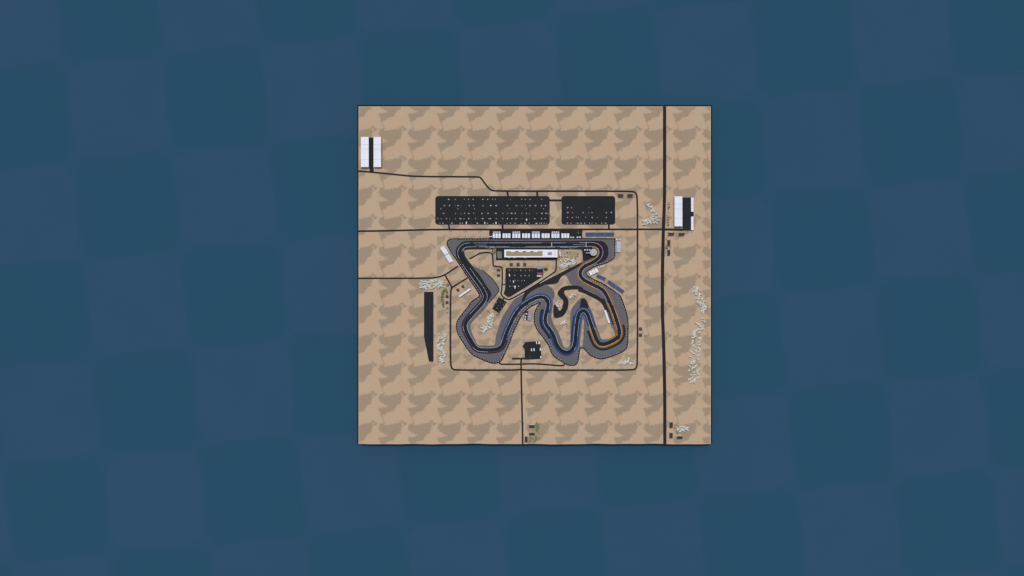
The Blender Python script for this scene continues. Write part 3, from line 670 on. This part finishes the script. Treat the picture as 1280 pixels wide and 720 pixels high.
# --- pit building
def pit_building():
    h = 17; c, a, wd, dp = frame(Q(630.4,312.0,697,321.7), h); t = empty('pit_building', c, a)
    tag(t, 'long white-framed pit building with olive roof terrace below the main straight', 'building'); w2, d2 = wd/2, dp/2
    k = S*(HCAM-h)/HCAM
    def lx(px): return (px-640)*k-c.x
    def ly(py): return (360-py)*k-c.y
    bm = bmesh.new(); walls(bm, w2-.8, d2-.8, h-1.6); link('wall', bm, M['glass'], t)
    bm = bmesh.new()
    box(bm, -w2, w2, ly(313.9), d2, h-1.6, h); box(bm, -w2, w2, -d2, ly(320.1), h-1.6, h)
    box(bm, -w2, lx(632.6), ly(320.1)+.01, ly(313.9)-.01, h-1.6, h); box(bm, lx(678.3), w2, ly(320.1)+.01, ly(313.9)-.01, h-1.6, h)
    ro = link('roof', bm, M['white'], t)
    bm = bmesh.new(); box(bm, lx(632.6)+.05, lx(678.3)-.05, ly(320.1)+.05, ly(313.9)-.05, h-1.62, h-.9); link('roof_terrace', bm, M['olive'], t)
    for x0, x1 in ((638.6,643.8),(648.2,653.2),(657.6,662.6),(667,672)):
        bm = bmesh.new(); box(bm, lx(x0), lx(x1), ly(315.1), ly(313.9)-.03, h-.9, h+.1); link('canopy', bm, M['white'], t)
    for x0, x1 in ((643.9,648.0),(653.4,657.4),(662.8,666.8)):
        bm = bmesh.new(); box(bm, lx(x0), lx(x1), ly(314.7), ly(313.9)-.03, h-.9, h-.3); link('skylight', bm, M['brown_roof'], t)
    bm = bmesh.new(); box(bm, lx(684.6), lx(690), ly(318.6), ly(315), h, h+2.2); link('plant_room', bm, M['grey'], ro)
    for y in (314.2, 316.2, 318.2):
        bm = bmesh.new(); box(bm, lx(692.4), lx(694.6), ly(y+1.0), ly(y), h, h+.6); link('roof_vent', bm, M['seam'], ro)
    for x0, x1 in ((634.9,638),(641.2,645),(655,658)):
        bm = bmesh.new(); box(bm, lx(x0), lx(x1), -d2-2.6, -d2-.01, h-5, h-3.4); link('balcony', bm, M['white'], t)
    for j in range(18):
        bm = bmesh.new(); x = -w2+(j+.5)*wd/18; box(bm, x-2.2, x+2.2, d2-.82, d2-.6, 0, 4); link('garage_door', bm, M['door'], t)
pit_building()
# --- round tower
def tower():
    h = 24; c = P(741.9, 315.4, h); t = empty('round_tower', (c.x, c.y, 0)); tag(t, 'round pale grey control tower with scalloped roof and a walkway arm', 'tower')
    def ring(r, n, z, jag=0.0):
        return [((r*(1+(jag if i % 2 else 0)))*math.cos(2*math.pi*i/n), (r*(1+(jag if i % 2 else 0)))*math.sin(2*math.pi*i/n)) for i in range(n)]
    bm = bmesh.new(); prism(bm, ring(11, 28, 0), 0, h-2); link('wall', bm, M['glass'], t)
    bm = bmesh.new(); prism(bm, ring(16.0, 32, 0, .13), h-2, h-.6); ro = link('roof', bm, M['tower'], t)
    bm = bmesh.new(); prism(bm, ring(8.6, 24, 0), h-.6, h+1.0); link('upper_roof', bm, M['tower'], t)
    bm = bmesh.new(); box(bm, 1.2, 4.6, -2.4, 2.8, h+1.0, h+2.2); link('plant_room', bm, M['white_wall'], ro)
    for k in range(12):
        bm = bmesh.new(); box(bm, 9, 15.4, -.45, .45, h-.6, h+.1); bmesh.ops.rotate(bm, verts=bm.verts[:], cent=(0,0,0), matrix=Matrix.Rotation(2*math.pi*k/12+.2, 3, 'Z'))
        link('roof_rib', bm, M['seam'], ro)
    bm = bmesh.new(); box(bm, -36, -13.2, -4.2, -.4, 12, 15); link('walkway', bm, M['tower'], t)
    bm = bmesh.new(); box(bm, -35, -33, -3.2, -1.4, 0, 12); link('walkway_leg', bm, M['grey'], t)
tower()
# --- gantries over the straight
def gantry(px, label):
    c = P(px, 306); t = empty('start_gantry', c); tag(t, label, 'gantry', 'gantries over the main straight')
    for sy in (-1, 1):
        bm = bmesh.new(); box(bm, -.5, .5, sy*12-.5, sy*12+.5, 0, 7); link('post', bm, M['metal'], t)
    bm = bmesh.new(); box(bm, -.9, .9, -12.5, 12.5, 7, 8.4); link('beam', bm, M['metal'], t)
gantry(689.6, 'thin grey gantry spanning the straight beside the east end of the pit building')
gantry(732.5, 'thin grey gantry spanning the straight just before the first corner')

# ------------------------------------------------------------------ vehicles
def car_mesh(colour):
    bm = bmesh.new()
    prof = [(-2.35,.35),(2.35,.35),(2.4,.75),(1.3,.95),(.7,.98),(-1.6,1.0),(-2.35,.95)]
    a = [bm.verts.new((-.95, y, z)) for y, z in prof]; b = [bm.verts.new((.95, y, z)) for y, z in prof]
    n = len(prof); bm.faces.new(a); bm.faces.new(b[::-1])
    for i in range(n): bm.faces.new((a[i], b[i], b[(i+1) % n], a[(i+1) % n]))
    v0 = [bm.verts.new((sx*.88, y, .97)) for sx, y in ((-1,-1.7),(1,-1.7),(1,1.1),(-1,1.1))]
    v1 = [bm.verts.new((sx*.74, y, 1.5)) for sx, y in ((-1,-1.25),(1,-1.25),(1,.35),(-1,.35))]
    bm.faces.new(v1)
    for i in range(4): bm.faces.new((v0[i], v0[(i+1) % 4], v1[(i+1) % 4], v1[i])).material_index = 1
    for sx in (-1, 1):
        for y in (-1.45, 1.45):
            ring0 = [bm.verts.new((sx*.98, y+.34*math.cos(k*math.pi/4), .34+.34*math.sin(k*math.pi/4))) for k in range(8)]
            ring1 = [bm.verts.new((sx*.75, p.co.y, p.co.z)) for p in ring0]
            bm.faces.new(ring0).material_index = 2
            for k in range(8): bm.faces.new((ring0[k], ring0[(k+1) % 8], ring1[(k+1) % 8], ring1[k])).material_index = 2
    bmesh.ops.recalc_face_normals(bm, faces=bm.faces[:])
    me = bpy.data.meshes.new('parked_car_' + colour); bm.to_mesh(me); bm.free()
    for m in (M['car_' + colour], M['glass'], M['tyre']): me.materials.append(m)
    return me
CARS = {k: car_mesh(k) for k in ('white', 'silver', 'grey', 'red', 'yellow', 'blue')}
NCAR = [0]
def park(px, py, colour, where, rot=0.0):
    o = bpy.data.objects.new('parked_car', CARS[colour]); COL.objects.link(o)
    p = P(px, py); o.location = (p.x, p.y, .30); o.rotation_euler = (0, 0, rot+random.uniform(-.04, .04)+(math.pi if random.random() < .5 else 0))
    tag(o, colour + ' car parked in ' + where, 'car', 'cars parked in ' + where); NCAR[0] += 1
def row(x0, y0, items, y, where):
    for it in items:
        zx, n = it if isinstance(it, tuple) else (it, 1)
        for k in range(n):
            px = x0+zx/16+(k-(n-1)/2)*.72
            park(px, y+random.uniform(-.12, .12), random.choices(('white','silver','grey'), (6,5,2))[0], where)
BIG = ' row of the large northern car park'; SML = ' row of the smaller northern car park'
r = 'the top'+BIG
row(535,230,[(415,2),545,727,(808,2),(905,2),(1100,2),(1195,2)],249.3,r); row(600,230,[250,310,610,(838,2),(910,2),(1000,2),(1230,2)],249.3,r)
r = 'the second'+BIG
row(535,230,[(330,2),(430,2),550,(600,2),(660,1),(825,2),(910,2),(1100,2),1255],257.1,r); row(600,230,[(215,2),(325,3),(550,2),(727,3),(840,2),910,(1000,3),(1110,3),(1230,2)],257.1,r); row(670,230,[110,(190,2)],257.1,r)
r = 'the sparse third'+BIG
row(535,230,[255,600,930],261.1,r); row(600,230,[585,925,1270],261.3,r)
r = 'the fourth'+BIG
row(535,230,[(312,2),550,660,(735,2),(815,2),(915,2),(1085,3),(1200,2)],266.8,r); row(600,230,[(320,3),(455,2),(550,2),(630,3),(705,2),840,(930,2),990,(1135,2),(1238,2)],266.8,r); row(670,230,[118,(200,2),240],266.8,r)
r = 'the fifth'+BIG
row(535,230,[(195,2),262,(370,2),435,550,(650,3),720,(815,2),950,(1095,3),(1230,3)],273.4,r); row(600,230,[215,(325,2),(455,2),(550,2),(635,2),(725,3),838,990,(1090,3),(1230,2)],273.4,r); row(670,230,[110,(185,3)],273.4,r)
r = 'the bottom'+BIG
row(440,200,[],279,r)
row(535,275,[240,(300,2),(480,3),(640,2),(690,2),(985,3)],279.1,r); row(600,275,[(150,2),375,540,(610,2),(700,3),825,(900,3),980,(1130,3),1225],279.2,r); row(670,275,[75,110,(165,2)],279.2,r)
park(609.2+7.4, 279.2, 'yellow', r); park(683.2, 279.2, 'yellow', r); park(588.8, 278.9, 'red', r)
r = 'the top'+SML; row(670,230,[(630,2),710,1060],259.6,r)
r = 'the second'+SML; row(670,230,[(635,3),(728,2),(942,2),1050,(1120,2)],265.7,r); row(730,230,[(445,2),(540,3)],265.7,r)
r = 'the third'+SML; row(670,230,[(628,2),(722,2),805,850,(995,2),(1120,2),1230],271.8,r); row(730,230,[(445,2)],271.8,r)
r = 'the bottom'+SML; row(670,275,[(630,2),700,800,(840,3),(900,3),(970,2),1070,(1120,2),1200],279.1,r); row(730,275,[(350,2),(430,3)],279.1,r)
TRI = ' row of the triangular infield car park'
r = 'the top'+TRI; row(600,310,[(590,2),680,725,(815,2),905,(995,2),1045],338.1,r)
r = 'the second'+TRI; row(600,310,[(690,2),(820,2),(900,3),(985,2)],344.5,r)
r = 'the third'+TRI; row(600,310,[605,(700,2),760,835,890],351.0,r)
r = 'the bottom'+TRI; row(600,350,[(600,2),665,(770,2)],357.8,r)
r = 'the small tilted infield car park'
for x, y, c in ((325,455,'white'),(410,445,'silver'),(470,500,'white'),(505,460,'silver'),(370,515,'grey'),(340,565,'yellow'),(430,570,'silver'),(400,630,'silver'),(365,395,'blue'),(390,655,'red')):
    park(600+x/16, 350+y/16, c, r, R(-32))
r = 'the dark service yard south of the circuit'; park(657.5,428.4,'red',r); park(662.3,446.6,'red',r,.4)
park(722.8,288.9,'blue','the grandstand apron beside the eastern tents'); park(722.8,291.2,'yellow','the grandstand apron beside the eastern tents')

def van(px, py, L, W, rot, label, group, colour='white', h=3.4, cat='bus', name='bus', z=.3):
    c = P(px, py, h); t = empty(name, (c.x, c.y, z), rot); tag(t, label, cat, group)
    bm = bmesh.new(); box(bm, -W/2, W/2, -L/2, L/2, .5, h, 0, .96); link('body', bm, M['car_' + colour], t)
    bm = bmesh.new(); box(bm, -W/2+.15, W/2-.15, L/2-.02, L/2+.12, 1.3, 2.7); link('windscreen', bm, M['glass'], t)
    for sx in (-1, 1):
        for sy in (-.32, .32):
            bm = bmesh.new(); box(bm, sx*W/2-.25, sx*W/2+.05, sy*L-.5, sy*L+.5, 0, .98); link('wheel', bm, M['tyre'], t)
g = 'white buses parked with the cars'
for x, y, L, W, rz, lab in ((583,278.6,12,4.2,0,'white bus at the bottom edge of the large car park beside the red car'),
  (606,278.7,10,4.2,0,'white bus at the bottom edge of the large car park left of the yellow car'),
  (620,278.7,10,5,0,'white bus at the bottom edge of the large car park right of the yellow car'),
  (658.2,274.6,11,4.6,0,'white bus in the fifth row of the large car park'),
  (636.8,344.0,13,4.6,.25,'white bus at the left of the second row in the triangular car park'),
  (641.8,352.0,12,4.2,0,'white bus in the third row of the triangular car park'),
  (643.8,358.8,14,5.2,0,'big white bus at the bottom of the triangular car park')):
    van(x, y, L, W, rz, lab, g)
g = 'white lorries in the southern service yard'
for x, y, L, W, lab in ((670.7,428.5,13,4.8,'white box lorry at the top of the service yard, left of the wider one'),
  (674,428.4,14,7.5,'wide white box lorry in the top right corner of the service yard'),
  (664.4,437.2,14,5,'white box lorry in the middle of the service yard, left of two'),
  (667.6,437,14,5.6,'white box lorry in the middle of the service yard, right of two'),
  (675.5,436.6,14,5.2,'white box lorry halfway down the right edge of the service yard'),
  (676.1,446.5,11,5.6,'pale box lorry in the bottom right corner of the service yard')):
    van(x, y, L, W, .06, lab, g, cat='lorry', name='box_lorry', h=4)
def truck(px, py, W, L, label, colour):
    c = P(px, py, 4); t = empty('team_truck', (c.x, c.y, .3)); tag(t, label, 'truck', 'team trucks in the triangular car park')
    bm = bmesh.new(); box(bm, -L/2, L/2-4.2, -W/2, W/2, .9, 4.1, 0, .98); link('trailer', bm, M['car_' + colour], t)
    bm = bmesh.new(); box(bm, L/2-3.8, L/2, -W/2+.2, W/2-.2, .6, 3.4, 0, .92); link('cab', bm, M['car_' + colour], t)
    for u in (-.38, -.2, .28, .44):
        bm = bmesh.new(); box(bm, u*L-.5, u*L+.5, -W/2+.05, W/2-.05, 0, .95); link('axle', bm, M['tyre'], t)
truck(674.6, 335.7, 5.6, 27, 'blue team truck at the top right of the triangular car park', 'blue')
truck(674.8, 341.4, 4.8, 27, 'upper of two dark magenta team trucks in the triangular car park', 'magenta')
truck(674.8, 342.8, 4.8, 27, 'lower of two dark magenta team trucks, next to the white one', 'magenta')
truck(674.4, 345.0, 5.4, 27, 'white team truck at the right edge of the triangular car park', 'white')
for y, lab in ((315.4,'white trailer east of the pit building, topmost of three'),(317.5,'white trailer east of the pit building, middle of three'),(319.6,'white trailer east of the pit building, lowest of three')):
    van(700.0, y, 13, 4.8, math.pi/2, lab, 'trailers east of the pit building', cat='trailer', name='trailer', h=3.6)

# ------------------------------------------------------------------ pale boulders
def boulder_mesh(seed):
    rg = random.Random(seed); bm = bmesh.new(); bmesh.ops.create_icosphere(bm, subdivisions=2, radius=.5)
    ph = [rg.uniform(0, 6) for _ in range(6)]
    for v in bm.verts:
        p = v.co; k = 1+.22*math.sin(p.x*5+ph[0])*math.sin(p.y*6+ph[1])+.16*math.sin(p.z*9+ph[2]+p.x*7)+rg.uniform(-.05, .05)
        v.co = p*k
        v.co.y += .18*math.sin(v.co.x*3.0+ph[3]); v.co.z = max(v.co.z, -.28)+.2
    me = bpy.data.meshes.new('boulder_%d' % seed); bm.to_mesh(me); bm.free(); me.materials.append(M['stone']); return me
ROCKS = [boulder_mesh(s) for s in range(7)]
NB = [0]
def boulders(path, width, n, where, ang=(35, 145), lo=15, hi=24):
    """n boulders strewn along a path of map points, spread over its width"""
    pts = [Vector(p) for p in path]; L = [0]
    for a, b in zip(pts, pts[1:]): L.append(L[-1]+(b-a).length)
    placed = []
    for k in range(n):
        for _ in range(30):
            s = (k+random.random())/n*L[-1]; i = 0
            while i < len(L)-2 and L[i+1] < s: i += 1
            f = (s-L[i])/max(L[i+1]-L[i], 1e-6); p = pts[i].lerp(pts[i+1], f); d = (pts[min(i+1, len(pts)-1)]-pts[i]).normalized()
            wv = width if not isinstance(width, (list, tuple)) else width[i]+(width[i+1]-width[i])*f
            p = p+Vector((-d.y, d.x))*random.uniform(-.5, .5)*wv
            if all((p-q).length > 1.2 for q in placed): break
        placed.append(p)
        o = bpy.data.objects.new('boulder', random.choice(ROCKS)); COL.objects.link(o); g = P(p.x, p.y)
        ln = random.uniform(lo, hi); o.location = (g.x, g.y, 0); o.scale = (ln, random.uniform(6.8, 9.4), random.uniform(11.0, 16.0))
        o.rotation_euler = (random.uniform(-.2, .2), random.uniform(-.12, .12), R(random.choice((random.uniform(15, 55), random.uniform(-55, -15)))))
        tag(o, 'pale boulder lying in the heap ' + where, 'boulder', 'pale boulders ' + where); NB[0] += 1
boulders([(525,356),(532,356.5),(540,355.6),(548,355),(554.5,355.5)], [9,11,10.5,11.5,7], 52, 'at the head of the black airstrip')
boulders([(552,417.5),(552,428),(552.5,440),(552.6,453)], [11,9.5,9.5,4], 36, 'between the black airstrip and the ring road')
boulders([(616,393),(613,401),(611,407),(606,411.5),(602.5,413.5)], [6,8,8,8,6], 30, 'in the infield below the tilted car park')
boulders([(700.5,334.5),(706,330),(713,327.5),(719,324.5)], [6,12,10,5], 30, 'in the infield beside the pit building')
boulders([(809.5,255),(814,262),(819,271)], [3,5,5], 14, 'west of the highway near the big warehouse, upper arm')
boulders([(803.5,279),(812,277.5),(822,276)], [5,9,7], 22, 'west of the highway just above the crossroads')
boulders([(868.5,358.5),(870,365),(874,373),(879,385),(881,389)], [4,10,8,9,5], 32, 'near the eastern shore, northern of two')
boulders([(875,399),(876,405),(871,414),(870,424),(868.5,438),(866.5,455),(867,470),(867.5,479)], [8,13,9,12,10,11,13,6], 64, 'near the eastern shore, long southern of two')
boulders([(774.5,454),(780,453),(787,451.6),(791,451.5)], [4,5,8,6], 18, 'in the south-east corner of the ring road')
boulders([(845.5,537),(851,536.5),(859,536)], [4,8,5], 16, 'in the south-east corner beside the three houses')
boulders([(711.5,369.5),(718,370.5)], [5,6], 6, 'inside the bend of the disused loop')
boulders([(696.5,377),(699.8,383.5)], [5,4], 6, 'west of the disused loop')
boulders([(701.5,402.5),(707,402.5)], [5,5], 6, 'below the disused loop')

# ------------------------------------------------------------------ trees and shrubs
def crown_mesh(seed, r, n, leaf, flat=.8):
    rg = random.Random(seed); bm = bmesh.new()
    lobes = [(rg.uniform(-.55, .55)*r, rg.uniform(-.55, .55)*r, rg.uniform(-.3, .4)*r*flat, rg.uniform(.4, .65)*r) for _ in range(6)]
    for _ in range(n):
        lx, ly, lz, lr = rg.choice(lobes)
        d = Vector((rg.gauss(0, 1), rg.gauss(0, 1), rg.gauss(0, 1))).normalized()*lr*rg.uniform(.55, 1.05)
        c = Vector((lx, ly, lz))+d; s = leaf*rg.uniform(.6, 1.3)
        m = Matrix.Rotation(rg.uniform(0, 6.3), 3, 'Z') @ Matrix.Rotation(rg.uniform(-.9, .9), 3, 'X')
        bm.faces.new([bm.verts.new(c+m @ Vector(q)*s) for q in ((-1,-.5,0),(.2,-.7,.15),(1,.2,0),(0,.7,.1))])
    return bm
def make_tree(seed, r, trunk_h, leafm, name='tree', n=170, leaf=.9):
    t = empty(name, (0, 0, 0))
    bm = bmesh.new()
    for (a, b, r0, r1) in [(Vector((0,0,0)), Vector((.2,.1,trunk_h)), .4, .26)]+[(Vector((.1,.05,trunk_h*.7)), Vector((math.cos(k*2.1)*r*.5, math.sin(k*2.1)*r*.5, trunk_h+r*.3)), .18, .07) for k in range(3)]:
        A = [bm.verts.new(a+Vector((math.cos(i*1.047), math.sin(i*1.047), 0))*r0) for i in range(6)]
        B = [bm.verts.new(b+Vector((math.cos(i*1.047), math.sin(i*1.047), 0))*r1) for i in range(6)]
        for i in range(6): bm.faces.new((A[i], A[(i+1) % 6], B[(i+1) % 6], B[i]))
    link('trunk', bm, M['trunk'], t)
    bm = crown_mesh(seed, r, n, leaf); bmesh.ops.translate(bm, verts=bm.verts[:], vec=(0, 0, trunk_h+r*.45)); link('crown', bm, M[leafm], t)
    return t
TP = {'green': [make_tree(s, 6.2, 3.6, 'leaf', n=300, leaf=1.3) for s in (1, 2, 3)], 'olive': [make_tree(s, 5.6, 2.2, 'leaf_dull', n=150, leaf=1.2) for s in (4, 5)],
      'dark': [make_tree(s, 3.0, 1.4, 'leaf_dark', n=120, leaf=.8, name='shrub') for s in (6, 7)]}
USED = set()
def plant(px, py, kind, label, group, sc=1.0):
    src = random.choice(TP[kind])
    if src.name in USED: o = copy_tree(src)
    else: o = src; USED.add(src.name)
    p = P(px, py); o.location = (p.x, p.y, 0); o.rotation_euler = (0, 0, random.uniform(0, 6.3)); s = sc*random.uniform(.8, 1.2); o.scale = (s, s, s)
    tag(o, label, 'shrub' if kind == 'dark' else 'tree', group)
def grove(pts, kind, label, group, sc=1.0):
    for x, y in pts: plant(x, y, kind, label, group, sc)
grove([(559.4,355.8),(556.0,361.4),(557.6,362.6),(555.2,363.4),(558.8,364.4),(553.4,365.2),(553,367.4),(552.7,370.4),(553,374.4),(553.3,377.2),(553.8,379.6),(554.6,382.8)], 'green',
      'bright green tree in the curved row between the airstrip and ring road', 'green trees beside the airstrip', 1.0)
grove([(559.2,385),(558.4,391),(559.4,366.4)], 'olive', 'dull olive tree close to the western ring road below the huts', 'dull trees by the western ring road', .8)
grove([(670.8,529.4),(671.4,531.8),(670.6,535.4),(671.2,537.6),(672,534)], 'green', 'bright green tree beside the wide dark-roofed houses on the southern shore', 'green trees on the southern shore')
grove([(662.4,545.8),(663,549.6),(665.4,547.6),(669.4,546),(670.2,548.4),(667.6,551)], 'green', 'green tree below the wide dark-roofed houses on the southern shore', 'green trees at the shore edge', .8)
grove([(674.4,529.8),(673.2,541.4),(673.8,547.6),(661.4,552.4)], 'dark', 'small dark shrub scattered among the southern shore trees', 'dark shrubs on the southern shore')
grove([(834.9,271.6),(834.9,274.8),(834.7,278),(834.9,281)], 'green', 'small green tree in a line between the highway and the big warehouse', 'green trees along the highway', .7)
grove([(835.6,252.8),(834.9,255.4),(836.8,255.4),(835,258.6),(836.8,258.8),(835.4,261.2),(835.3,265.6),(835,282.6)], 'dark', 'tiny dark shrub in a line between the highway and the big warehouse', 'dark shrubs along the highway')
grove([(833,310),(833.2,308.8)], 'green', 'small green tree on the highway side between the two upright dark-roofed houses', 'green trees between the upright houses', .75)
grove([(834.6,291.2),(834,295.4),(833.2,299)], 'green', 'tiny green tree at the highway corner below the eastern yard road', 'tiny trees at the highway corner', .55)
grove([(859.6,289.5),(864.6,290)], 'dark', 'tiny dark shrub just below the eastern warehouse yard', 'shrubs below the eastern yard')
plant(806.4, 419.4, 'green', 'green tree beside the lower small hut east of the ring road', None, .8)
plant(803.4, 415.4, 'dark', 'tiny dark shrub between the two huts east of the ring road', None)
grove([(847,533.6),(845.4,535.6)], 'green', 'small green tree at the upper left of the south-east boulder heap', 'trees above the south-east boulders', .7)
grove([(845.6,539.4),(846.8,541.4)], 'green', 'small green tree at the lower left of the south-east boulder heap', 'trees below the south-east boulders', .7)
grove([(699,320.6),(702,321.6),(706,321.4),(708.6,322),(716,321.6),(719.4,321.2),(722,320),(718.5,322.6),(711,333.6)], 'olive', 'dull olive tree just above the infield boulders beside the pit building', 'olive trees beside the pit building', .9)
grove([(713,314.8),(708.6,315.6),(705.6,317.4),(722.6,317.4),(717.4,323.4),(720.2,328.6),(698.6,324.6),(704.3,325.2),(712.2,326.4),(716.6,325.4)], 'dark', 'small dark shrub scattered in the sand beside the pit building', 'dark shrubs beside the pit building', 1.1)
grove([(615.4,312.9),(617.8,313.4),(618.6,315),(616.6,316.4)], 'olive', 'dull olive tree at the north-west corner of the pit building apron', 'olive trees by the pit apron', .9)
grove([(610,388.6),(612,390.4),(623.4,392.6),(621,393)], 'olive', 'dull olive tree around the foot of the tilted infield car park', 'olive trees by the tilted car park', .8)
print('cars', NCAR[0], 'boulders', NB[0], 'objects', len(bpy.data.objects))
